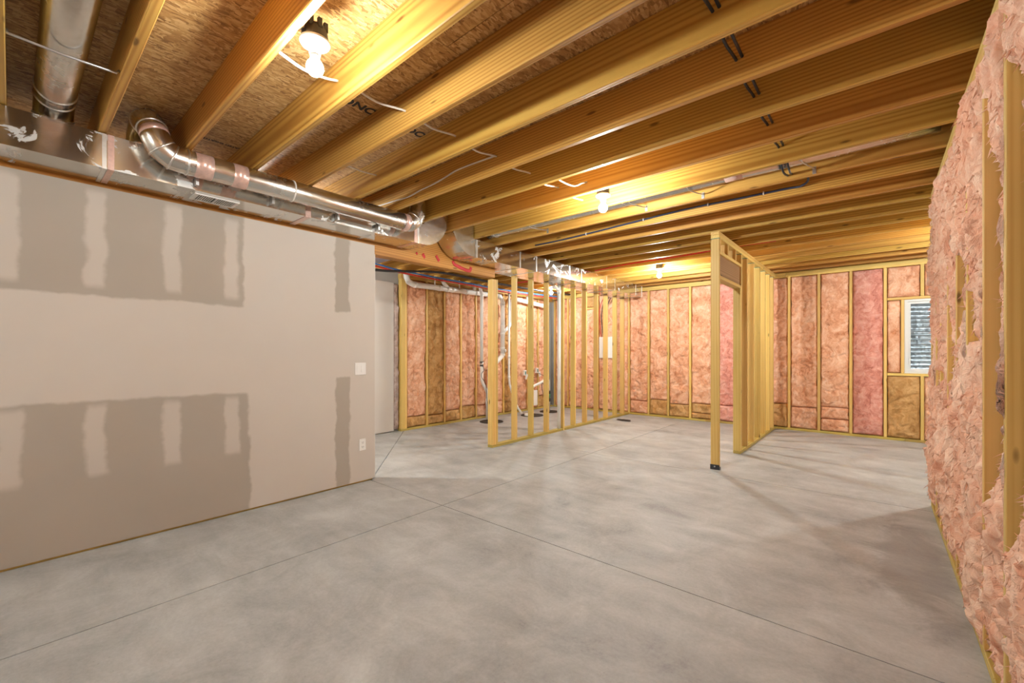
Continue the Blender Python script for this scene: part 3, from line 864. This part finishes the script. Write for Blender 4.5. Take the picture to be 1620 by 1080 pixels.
pts = [(-3.80, 0.575, 2.666), (-3.80, 0.575, 2.70), (-3.785, 0.575, 2.755), (-3.73, 0.575, 2.80), (-3.65, 0.575, 2.815), (-3.575, 0.578, 2.795), (-3.52, 0.585, 2.735),
       (-3.50, 0.60, 2.68), (-3.50, 0.63, 2.62), (-3.50, 0.685, 2.582), (-3.50, 0.76, RZ), (-3.50, 2.52, RZ)]
rd = round_duct('round_duct', 'long round metal duct pipe with gored elbow running beside the rectangular duct', pts, RR, (1, 4, 6, 8, 9, 10),
                [((RX, 0.80, RZ), (RX, 0.90, RZ)), ((RX, 1.02, RZ), (RX, 1.11, RZ)), ((-3.515, 0.588, 2.725), (-3.502, 0.598, 2.69)), ((RX, 2.46, RZ), (RX, 2.515, RZ))])
pts2 = [(RX, 2.522, RZ), (RX, 2.545, RZ + 0.004), (RX, 2.60, RZ + 0.045), (RX, 2.635, RZ + 0.11), (RX, 2.645, RZ + 0.17), (RX, 2.645, 2.85)]
bm = bmesh.new(); add_tube(bm, pts2, RR, 28); from_bm('elbow', bm, M['pipe_metal'], rd, True)
tube('bead_ring', [(RX, 2.592, RZ + 0.04), (RX, 2.602, RZ + 0.05)], RR + 0.004, M['band'], rd, 28)
tube('cable_tie', [(RX, 1.43, RZ), (RX, 1.438, RZ)], RR + 0.003, M['cablewhite'], rd, 28)
# hangers between the two ducts
for y in (0.83, 1.32, 1.85, 2.25):
    hb = box('hanger_strap', (DX + 0.004, y, 2.47), (DX + 0.055, y + 0.018, 2.53), M['strap'], rd)

round_duct('round_duct', 'round metal duct in the joist bay above the drywall wall, rising from the duct top',
           [(-3.74, 0.165, 2.666), (-3.74, 0.165, 2.715), (-3.685, 0.165, 2.762), (-3.60, 0.165, 2.785), (-3.50, 0.165, 2.79), (0.40, 0.165, 2.79)], 0.085, (1, 3, 4))
st = tube('hanger_strap', [(-2.845, -0.014, 2.70), (-2.845, -0.012, 2.684), (-2.845, 0.16, 2.678), (-2.845, 0.335, 2.684), (-2.845, 0.348, 2.70)], 0.006, M['strap'], None, 6)
tag(st, 'thin metal strap under the round duct between two joists', 'strap', None)
round_duct('round_duct', 'grey round duct pipe lying in a joist bay beside the bare bulb in mid room',
           [(-3.62, 3.80, 2.79), (-3.50, 3.80, 2.79), (0.30, 3.80, 2.79)], 0.085, (1,), [((-0.95, 3.80, 2.79), (-0.82, 3.80, 2.79))])
HL = ['beside the trunk duct end', 'next to the mid-room bulb', 'in front of the framed doorway', 'closest to the insulated right wall']
for i, x in enumerate((-2.87, -1.70, -1.18, -0.37)):
    h = thing('pipe_hanger', 'thin bent metal hanger under the grey round duct, ' + HL[i], 'hanger', 'hangers of the round duct in the joist bay')
    tube('wire', smooth_path([(x - 0.06, jf(9) + 0.002, 2.78), (x - 0.05, 3.72, 2.70), (x - 0.03, 3.80, 2.693), (x, 3.93, 2.70), (x, jn(10) - 0.004, 2.715)], 4), 0.005, M['strap'], h, 6)
    box('nail_tab', (x - 0.012, jn(10) - 0.004, 2.675), (x + 0.012, jn(10), 2.73), M['strap'], h)

# ================================================================== BARE BULB FIXTURES
def lamp(label, x, y, z, wall_y=None, watt=1.0):
    t = thing('bulb_fixture', label, 'light', 'bare bulb ceiling fixtures')
    fin = [((math.cos(a) * 0.044 + x, math.sin(a) * 0.044 + y)) for a in [math.pi * k / 4 for k in range(8)]]
    lathe('junction_box', [(0, 0.005), (0.056, 0.005), (0.056, 0.014), (0.050, 0.05), (0.046, 0.062), (0, 0.062)], M['black'], t, 24, (x, y, z), False)
    boxes('box_fin', [((px - 0.008, py - 0.008, z + 0.045), (px + 0.008, py + 0.008, z + 0.085)) for px, py in fin], M['black'], t)
    if wall_y is not None:
        ya, yb = sorted((wall_y, y))
        box('mounting_bracket', (x - 0.012, ya, z + 0.03), (x + 0.012, yb, z + 0.06), M['strap'], t)
    lathe('lampholder', [(0, 0.005), (0.061, 0.005), (0.063, 0.0), (0.058, -0.008), (0.040, -0.018), (0.024, -0.022), (0.0225, -0.05), (0.0, -0.05)], M['porcelain'], t, 28, (x, y, z))
    lathe('bulb_collar', [(0, -0.05), (0.0185, -0.05), (0.021, -0.075), (0, -0.075)], M['porcelain'], t, 20, (x, y, z))
    R = 0.036
    prof = [(0, -0.0755), (0.019, -0.0755)] + [(R * math.cos(math.radians(a)), -0.108 + R * math.sin(math.radians(a))) for a in (50, 30, 10, -10, -30, -50, -70)] + [(0, -0.139)]
    lathe('bulb', prof, bulb_of(watt), t, 12, (x, y, z))
lamp('bare bulb in a white lampholder between the two nearest joists by the round duct', -1.855, 0.856, 2.652, jf(2), 0.5)
lamp('bare bulb in a white lampholder beside the grey round duct in mid room', -1.785, 3.285, 2.652, jf(8))
lamp('bare bulb in a white lampholder close to the back wall, left of the framed doorway', -2.665, 6.752, 2.652, jn(17), 1.45)
lamp('bare bulb in a white lampholder inside the utility room behind the studs', -5.20, 7.345, 2.668, jf(18), 0.75)
lamp('added fill bulb in a white lampholder, unseen behind the viewer', -1.9, -2.38, 2.652, jf(-6), 1.25)  # unseen lamp added to brighten the near floor and wall
lamp('added fill bulb in a white lampholder, unseen in the room behind the drywall', -5.10, 1.66, 2.652, jf(4), 1.6)  # added lamp out of view, brightens the utility room drywall
lamp('added fill bulb in a white lampholder, unseen in the alcove beyond the insulated right wall', 1.20, 6.55, 2.652, jf(16), 1.3)  # added lamp hidden in the alcove, extra light for the far end

# ================================================================== CABLES AND TUBES
def cable(name, label, pts, r, mat, cat='cable', group=None, n=8, sm=5):
    o = tube(name, smooth_path(pts, sm), r, M[mat], None, n)
    return tag(o, label, cat, group)
wp = [(-2.02, jf(2) + 0.001, 2.66)]
wp = [(-2.075, jf(2) + 0.001, 2.68), (-2.12, 0.92, 2.685), (-2.19, 1.06, 2.74), (-2.236, jn(3) - 0.001, 2.79)]
cable('electrical_cable', 'white cable looping behind the nearest bare bulb from joist to joist', wp, 0.007, 'cablewhite')
wp = []
for k in range(3, 9):
    wp += [(-2.215 + 0.006 * k, jn(k) + 0.019, 2.785), (-2.23 + 0.004 * k, (jf(k) + jn(k + 1)) / 2, 2.775 - 0.006 * (k % 2))]
wp.append((-2.16, jn(9) + 0.03, 2.782))
cable('electrical_cable', 'white cable threaded straight through holes in the joists', wp, 0.0065, 'cablewhite')
cable('electrical_cable', 'white cable curving along the face of a joist towards the round duct',
      [(-2.199, 2.364, 2.789), (-2.434, 2.364, 2.797), (-2.618, 2.364, 2.798), (-2.746, 2.364, 2.78), (-2.9, 2.364, 2.762), (-3.101, 2.364, 2.752), (-3.272, 2.364, 2.736), (-3.488, 2.364, 2.748), (-3.785, 2.364, 2.763)], 0.0065, 'cablewhite')
cable('electrical_cable', 'short white cable loop poking from a joist before the mid-room bulb',
      [(-1.99, jf(7), 2.74), (-1.98, 2.95, 2.72), (-1.95, 3.08, 2.715), (-1.90, 3.13, 2.74), (-1.88, jn(8), 2.76)], 0.0065, 'cablewhite')
cable('electrical_cable', 'short white cable stub crossing the joist bay above the far round duct elbow',
      [(-3.18, jf(4) + 0.001, 2.80), (-3.17, 1.80, 2.775), (-3.16, jn(5), 2.78)], 0.006, 'cablewhite')
for i, dx in enumerate((-0.012, 0.014)):
    wp = []
    for k in range(4, 11):
        wp += [(-0.53 + dx, jn(k) + 0.019, (2.785 if k < 10 else 2.715) + dx * 0.3), (-0.53 + dx * 1.6, (jf(k) + jn(k + 1)) / 2, (2.772 if k != 9 else 2.69) - 0.008 * i)]
    cable('electrical_cable', ('black cable threaded through the joists, outer one of the pair near the right wall' if i else 'black cable threaded through the joists, inner one of the pair near the right wall'), wp, 0.0075, 'cableblack')
fc = cable('electrical_cable', 'dark blue cable stapled along a joist face past the mid-room bulb',
      [(-3.35, 4.382, 2.69), (-2.937, 4.382, 2.69), (-2.338, 4.382, 2.71), (-1.494, 4.382, 2.742), (-0.997, 4.382, 2.738), (-0.60, 4.382, 2.735), (-0.50, 4.36, 2.725), (-0.44, 4.30, 2.745), (-0.45, 4.10, 2.77)], 0.009, 'cableblue')
for x, z in ((-2.6, 2.70), (-1.9, 2.727), (-1.25, 2.741), (-0.78, 2.737)):
    box('staple', (x - 0.005, 4.370, z - 0.014), (x + 0.005, 4.391, z + 0.014), M['white'], fc)
cable('water_tube', 'red tubing running along a joist towards the framed doorway',
      [(-3.63, 6.400, 2.69), (-3.077, 6.400, 2.722), (-2.181, 6.400, 2.73), (-1.6, 6.400, 2.75), (-1.0, 6.400, 2.75)], 0.010, 'pexred', 'tubing')
cable('electrical_cable', 'dark blue cable lying above the back wall plate, right of the doorway partition',
      [(-1.33, 8.53, 2.69), (-0.9, 8.51, 2.685), (-0.3, 8.51, 2.69), (0.1, 8.53, 2.72), (0.6, 8.55, 2.76), (1.6, 8.54, 2.75)], 0.013, 'cableblue')
cable('electrical_cable', 'black cable lying above the back wall plate, left of the doorway partition',
      [(-4.6, 8.53, 2.69), (-3.6, 8.53, 2.69), (-3.0, 8.52, 2.695), (-2.3, 8.53, 2.70), (-1.5, 8.54, 2.71)], 0.012, 'cableblack')
# utility room lines
cable('water_tube', 'blue tubing strung along the utility room ceiling above the white pipes',
      [(-5.7, 3.2, 2.655), (-5.7, 3.576, 2.634), (-5.7, 3.841, 2.607), (-5.7, 4.171, 2.595), (-5.7, 4.688, 2.586), (-5.7, 5.586, 2.580), (-5.7, 6.284, 2.566), (-5.7, 7.76, 2.60), (-5.7, 8.3, 2.62)], 0.013, 'pexblue', 'tubing')
cable('water_tube', 'red tubing strung just below the blue tubing in the utility room',
      [(-5.7, 3.2, 2.62), (-5.7, 3.576, 2.598), (-5.7, 3.841, 2.576), (-5.7, 4.171, 2.564), (-5.7, 4.688, 2.552), (-5.7, 5.586, 2.548), (-5.7, 6.284, 2.532), (-5.7, 7.76, 2.56), (-5.7, 8.3, 2.58)], 0.013, 'pexred', 'tubing')
cable('water_tube', 'red tubing crossing the utility room under the joists behind the studs',
      [(-5.25, 6.22, 2.635), (-5.0, 6.3, 2.645), (-4.6, 6.37, 2.655), (-4.25, 6.39, 2.655)], 0.012, 'pexred', 'tubing')
for i in range(3):
    o_ = -0.034 * i
    cable('electrical_cable', ['black cable of the utility room bundle on the side of the timber beam', 'black cable in the middle of the utility room bundle', 'black cable of the utility room bundle on the side of the white pipes'][i],
          [(-5.52 + o_, 3.2, 2.50), (-5.50 + o_, 3.6, 2.52), (-5.48 + o_, 3.95, 2.56), (-5.46 + o_, 4.5, 2.625), (-5.45 + o_, 4.94, 2.635), (-5.43 + o_, 5.6, 2.62), (-5.40 + o_, 6.6, 2.61), (-5.32 + o_, 8.3, 2.63)], 0.0135, 'cableblack')

# ================================================================== UTILITY ROOM PIPES
def pipe_part(pts, r, par, name='pipe', mat='pvc', n=16, sm=0):
    P = smooth_path(pts, sm) if sm else pts
    return tube(name, P, r, M[mat], par, n)
XP = -5.93
mp = thing('drain_pipe', 'thick white drain pipe hung along the utility room wall and turning down beside the pits', 'pipe')
pipe_part([(XP, 4.24, 2.66), (XP, 4.25, 2.56), (XP, 4.29, 2.49), (XP, 4.37, 2.458), (XP, 4.46, 2.452), (XP, 6.44, 2.478)], 0.047, mp)
pipe_part([(XP, 6.44, 2.478), (XP, 6.54, 2.470), (XP, 6.61, 2.43), (XP, 6.635, 2.35), (XP, 6.635, 1.28)], 0.047, mp)
pipe_part([(XP, 6.635, 1.28), (XP, 6.62, 1.24), (XP, 6.46, 1.13), (XP + 0.0, 6.30, 1.02), (XP, 6.25, 0.98), (XP, 6.25, 0.0)], 0.047, mp)
for y, z in ((4.42, 2.454), (4.95, 2.459), (5.14, 2.461), (5.25, 2.462), (5.60, 2.467), (5.86, 2.47), (6.43, 2.478)):
    pipe_part([(XP, y - 0.022, z), (XP, y + 0.022, z)], 0.053, mp, 'coupling')
for z in (2.30, 1.86, 1.70, 1.40, 1.27):
    pipe_part([(XP, 6.635, z - 0.025), (XP, 6.635, z + 0.025)], 0.053, mp, 'coupling')
pipe_part([(XP, 5.16, 2.47), (XP + 0.02, 5.05, 2.54), (XP + 0.03, 4.98, 2.62)], 0.036, mp, 'wye_branch')
pipe_part([(XP, 5.82, 2.47), (XP, 5.82, 2.56), (XP, 5.80, 2.63)], 0.034, mp, 'wye_branch')
pipe_part([(XP, 6.635, 1.72), (XP, 6.76, 1.80), (XP, 6.85, 1.87), (XP, 6.895, 1.95), (XP, 6.897, 2.33), (XP, 6.91, 2.40), (XP, 6.97, 2.45), (XP, 7.08, 2.455)], 0.034, mp, 'wye_branch')
lathe('cleanout_cap', [(0, 0), (0.036, 0), (0.036, 0.02), (0.012, 0.02), (0.012, 0.035), (0, 0.035)], M['pvc'], mp, 16)
mp_cap = [o for o in COL.objects if o.name.startswith('cleanout_cap')][-1]
mp_cap.location = (XP + 0.045, 6.66, 1.35); mp_cap.rotation_euler = (0, math.pi / 2, 0.3)
for y in (4.85, 5.43, 6.2):
    box('pipe_strap', (XP - 0.006, y - 0.01, 2.50), (XP + 0.006, y + 0.01, JB - 0.01), M['pvc'], mp)

vp = thing('vent_pipe', 'slim white pipe dropping to the nearest floor pit with a black clamp', 'pipe')
VX = -5.75
pipe_part([(VX, 5.78, 2.62), (VX, 5.80, 2.52), (VX, 5.836, 2.44), (VX, 5.836, 1.12)], 0.030, vp)
pipe_part([(VX, 5.836, 1.07), (VX, 5.838, 0.80), (VX, 5.87, 0.72), (VX, 5.97, 0.58), (VX, 5.993, 0.52), (VX, 5.993, 0.02)], 0.030, vp)
pipe_part([(VX, 5.836, 1.05), (VX, 5.836, 1.14)], 0.036, vp, 'rubber_coupling', 'black')
pipe_part([(VX, 5.836, 1.068), (VX, 5.836, 1.122)], 0.0375, vp, 'coupling', 'strap')
pipe_part([(VX, 5.993, 0.30), (VX, 5.993, 0.42)], 0.036, vp, 'coupling')
cable('electrical_cable', 'thin black cord coiled down the slim white pipe', [(VX + 0.042, 5.83, 1.06), (VX + 0.041, 5.86, 0.98), (VX + 0.041, 5.80, 0.92), (VX + 0.041, 5.80, 0.84), (VX + 0.041, 5.87, 0.76), (VX + 0.041, 5.92, 0.66), (VX + 0.041, 5.93, 0.45), (VX + 0.041, 5.97, 0.30), (VX + 0.042, 6.0, 0.03)], 0.005, 'cableblack')
v3 = thing('vent_pipe', 'slim white pipe slanting down to the middle floor pit', 'pipe')
pipe_part([(-5.81, 6.70, 2.60), (-5.81, 6.70, 0.80), (-5.81, 6.72, 0.66), (-5.81, 6.88, 0.30), (-5.80, 6.98, 0.14), (-5.72, 7.02, 0.02)], 0.022, v3)
for z in (1.2, 0.78): pipe_part([(-5.81, 6.70, z), (-5.81, 6.70, z + 0.05)], 0.028, v3, 'coupling')
h3 = thing('drain_pipe', 'short white drain pipe with a wye under the tubing beyond the second stud', 'pipe')
pipe_part([(XP, 7.083, 2.455), (XP, 8.06, 2.40), (XP, 8.13, 2.40), (XP, 8.16, 2.46), (XP, 8.16, 2.60)], 0.045, h3)
pipe_part([(XP, 7.55, 2.43), (XP + 0.02, 7.46, 2.50), (XP + 0.02, 7.42, 2.56)], 0.034, h3, 'wye_branch')
for y in (7.2, 7.6, 8.04): pipe_part([(XP, y - 0.03, 2.448 - (y - 7.2) * 0.055), (XP, y + 0.03, 2.446 - (y - 7.2) * 0.055)], 0.051, h3, 'coupling')
p4 = thing('vent_pipe', 'straight white pipe standing among the partition studs from floor to duct', 'pipe')
pipe_part([(XA - 0.045, 5.985, 0.0), (XA - 0.045, 5.985, 2.44)], 0.030, p4)
pipe_part([(XA - 0.045, 5.985, 2.30), (XA - 0.045, 5.985, 2.36)], 0.036, p4, 'coupling')
pipe_part([(XA - 0.045, 5.985, 2.33), (XA - 0.06, 5.95, 2.39), (XA - 0.12, 5.90, 2.41)], 0.026, p4, 'elbow')
p5 = thing('vent_pipe', 'straight white pipe standing at the back wall beyond the doorway post', 'pipe')
pipe_part([(-1.925, YB + 0.02, 0.0), (-1.925, YB + 0.02, JB)], 0.03, p5)
# sump discharge
sp = thing('sump_discharge_pipe', 'white discharge pipe with green and black check valve over the farthest floor pit', 'pipe')
SX = -5.55
pipe_part([(SX, 7.75, 0.012), (SX, 7.75, 0.64), (SX, 7.73, 0.70), (SX, 7.66, 0.715), (SX, 7.20, 0.60), (SX, 7.13, 0.56), (SX, 7.12, 0.48)], 0.028, sp)
pipe_part([(SX, 7.75, 0.40), (SX, 7.75, 0.47)], 0.037, sp, 'rubber_coupling', 'black')
pipe_part([(SX, 7.75, 0.30), (SX, 7.75, 0.40)], [0.032, 0.040], sp, 'check_valve', 'green')
pipe_part([(SX, 7.75, 0.23), (SX, 7.75, 0.30)], 0.037, sp, 'rubber_coupling', 'black')
box('paper_tag', (SX + 0.045, 7.10, 0.20), (SX + 0.048, 7.27, 0.52), M['white'], sp)
cable('electrical_cable', 'black cord draped along the sump discharge pipe', [(-5.945, 7.9, 0.84), (-5.75, 7.80, 0.80), (SX + 0.05, 7.62, 0.765), (SX + 0.05, 7.54, 0.70), (SX + 0.05, 7.50, 0.62), (SX + 0.05, 7.44, 0.66), (SX + 0.05, 7.42, 0.57), (SX + 0.05, 7.5, 0.35), (SX + 0.05, 7.62, 0.025)], 0.006, 'cableblack')
# pits
PL = ['round dark sump pit cover nearest the partition end', 'round dark sump pit cover with a white pipe end, middle of three', 'round dark sump pit cover farthest back by the check valve']
for i, (x, y, r) in enumerate(((-5.57, 5.92, 0.225), (-5.50, 7.08, 0.235), (-5.55, 7.76, 0.21))):
    t = thing('sump_pit', PL[i], 'sump pit', 'sump pits in the utility room floor')
    lathe('rim', [(r, 0.0), (r, 0.010), (r - 0.02, 0.012), (r - 0.025, 0.004), (r - 0.025, 0.0)], M['pit'], t, 32, (x, y, 0))
    lathe('lid', [(0, 0.003), (r - 0.026, 0.003), (r - 0.026, 0.0), (0, 0.0)], M['pit'], t, 32, (x, y, 0), False)
    if i == 1:
        lathe('pipe_end', [(0.03, 0.003), (0.03, 0.05), (0.055, 0.05), (0.055, 0.003)], M['pvc'], t, 16, (x - 0.03, y - 0.13, 0))
pnl = box('sheet_metal_pan', (-5.95, jf(8) - 0.03, JB - 0.006), (-5.15, jn(9) + 0.03, JB - 0.001), M['band'])
tag(pnl, 'light grey sheet metal pan closing a joist bay behind the timber beam', 'sheet metal')
# outlet boxes with paper tags on the utility wall
for i, (y, z) in enumerate(((7.45, 0.86), (7.90, 0.90))):
    t = thing('outlet_box', ['white outlet box with hanging paper tag, left of the two on the utility wall', 'white outlet box with cord and tag, right of the two on the utility wall'][i], 'outlet')
    box('box', (XM + 0.001, y - 0.04, z - 0.06), (XM + 0.06, y + 0.04, z + 0.06), M['white'], t, 0.004)
    box('receptacle', (XM + 0.06, y - 0.018, z - 0.035), (XM + 0.064, y + 0.018, z + 0.035), M['teal'], t, 0.001)
    bm = bmesh.new(); add_box(bm, (-0.001, -0.035, -0.12), (0.001, 0.035, 0.0))
    tg = from_bm('paper_tag', bm, M['white'], t); tg.location = (XM + 0.068, y + 0.05, z - 0.03); tg.rotation_euler = (0.35 if i else -0.3, 0.1, 0)

# white panel on the back wall
pn = thing('breaker_box', 'white electrical panel cover on the back wall behind the partition studs', 'panel')
box('cover', (-4.74, YB - 0.045, 1.19), (-4.36, YB - 0.001, 1.66), M['white'], pn, 0.004)
for x in (-4.655, -4.605, -4.495, -4.445):
    box('ridge', (x, YB - 0.050, 1.20), (x + 0.012, YB - 0.045, 1.65), M['white'], pn)
for i in range(4):
    cable('electrical_cable', ['orange', 'black', 'dark blue', 'second black'][i] + ' cable rising from the white panel to the joists',
          [(-4.70 + i * 0.05, YB - 0.02, 1.66), (-4.74 + i * 0.05, YB - 0.028, 2.1), (-4.70 + i * 0.06, YB - 0.03, 2.4), (-4.60 + i * 0.06, YB - 0.02, 2.56), (-4.48 + i * 0.06, YB - 0.02, 2.68)], 0.008,
          ['pexred', 'cableblack', 'cableblue', 'cableblack'][i])

# scrap on the floor near the back
sc = bmesh.new()
vv = []
R2 = random.Random(4)
for k in range(12):
    a = 2 * math.pi * k / 12
    vv.append(sc.verts.new((-3.72 + 0.17 * math.cos(a) * R2.uniform(0.7, 1.1), 7.68 + 0.10 * math.sin(a) * R2.uniform(0.7, 1.1), 0.004 + R2.uniform(0, 0.015))))
cv = sc.verts.new((-3.72, 7.68, 0.03)); cl = sc.verts.new((-3.72, 7.68, 0.0))
for k in range(12):
    sc.faces.new((vv[k], vv[(k + 1) % 12], cv)); sc.faces.new((vv[(k + 1) % 12], vv[k], cl))
tag(from_bm('plastic_scrap', sc, M['black']), 'crumpled dark plastic scrap on the floor near the back wall', 'scrap')

# ================================================================== SWITCH AND OUTLET
sw = thing('light_switch', 'white double rocker light switch plate on the drywall', 'light switch')
box('plate', (XL, 2.225, 1.086), (XL + 0.006, 2.345, 1.208), M['white'], sw, 0.003)
for y in (2.262, 2.308):
    fr = box('rocker_frame', (XL + 0.006, y - 0.018, 1.112), (XL + 0.008, y + 0.018, 1.182), M['white'], sw, 0.0008)
    prism = bmesh.new()
    p_ = [(0.008, 1.116), (0.0095, 1.178), (0.008, 1.178)] if y < 2.3 else [(0.0105, 1.116), (0.0085, 1.178), (0.008, 1.178), (0.008, 1.116)]
    a = [prism.verts.new((XL + q, y - 0.0145, z)) for q, z in p_]; b = [prism.verts.new((XL + q, y + 0.0145, z)) for q, z in p_]
    prism.faces.new(a); prism.faces.new(b[::-1])
    for i in range(len(p_)):
        j = (i + 1) % len(p_); prism.faces.new((a[i], a[j], b[j], b[i]))
    from_bm('rocker', prism, M['white'], sw)
ot = thing('wall_outlet', 'white duplex wall outlet low on the drywall', 'outlet')
box('plate', (XL, 2.272, 0.322), (XL + 0.006, 2.344, 0.442), M['white'], ot, 0.003)
for z in (0.360, 0.404):
    rc = box('receptacle', (XL + 0.006, 2.292, z - 0.016), (XL + 0.0085, 2.324, z + 0.016), M['white'], ot, 0.001)
    for y in (2.301, 2.315):
        box('slot', (XL + 0.0085, y - 0.0015, z - 0.005), (XL + 0.009, y + 0.0015, z + 0.009), M['black'], rc)
    box('slot', (XL + 0.0085, 2.3055, z - 0.013), (XL + 0.009, 2.3105, z - 0.008), M['black'], rc)
print('TRIS', sum(sum(len(p.vertices) - 2 for p in o.data.polygons) for o in scene.objects if o.type == 'MESH'))
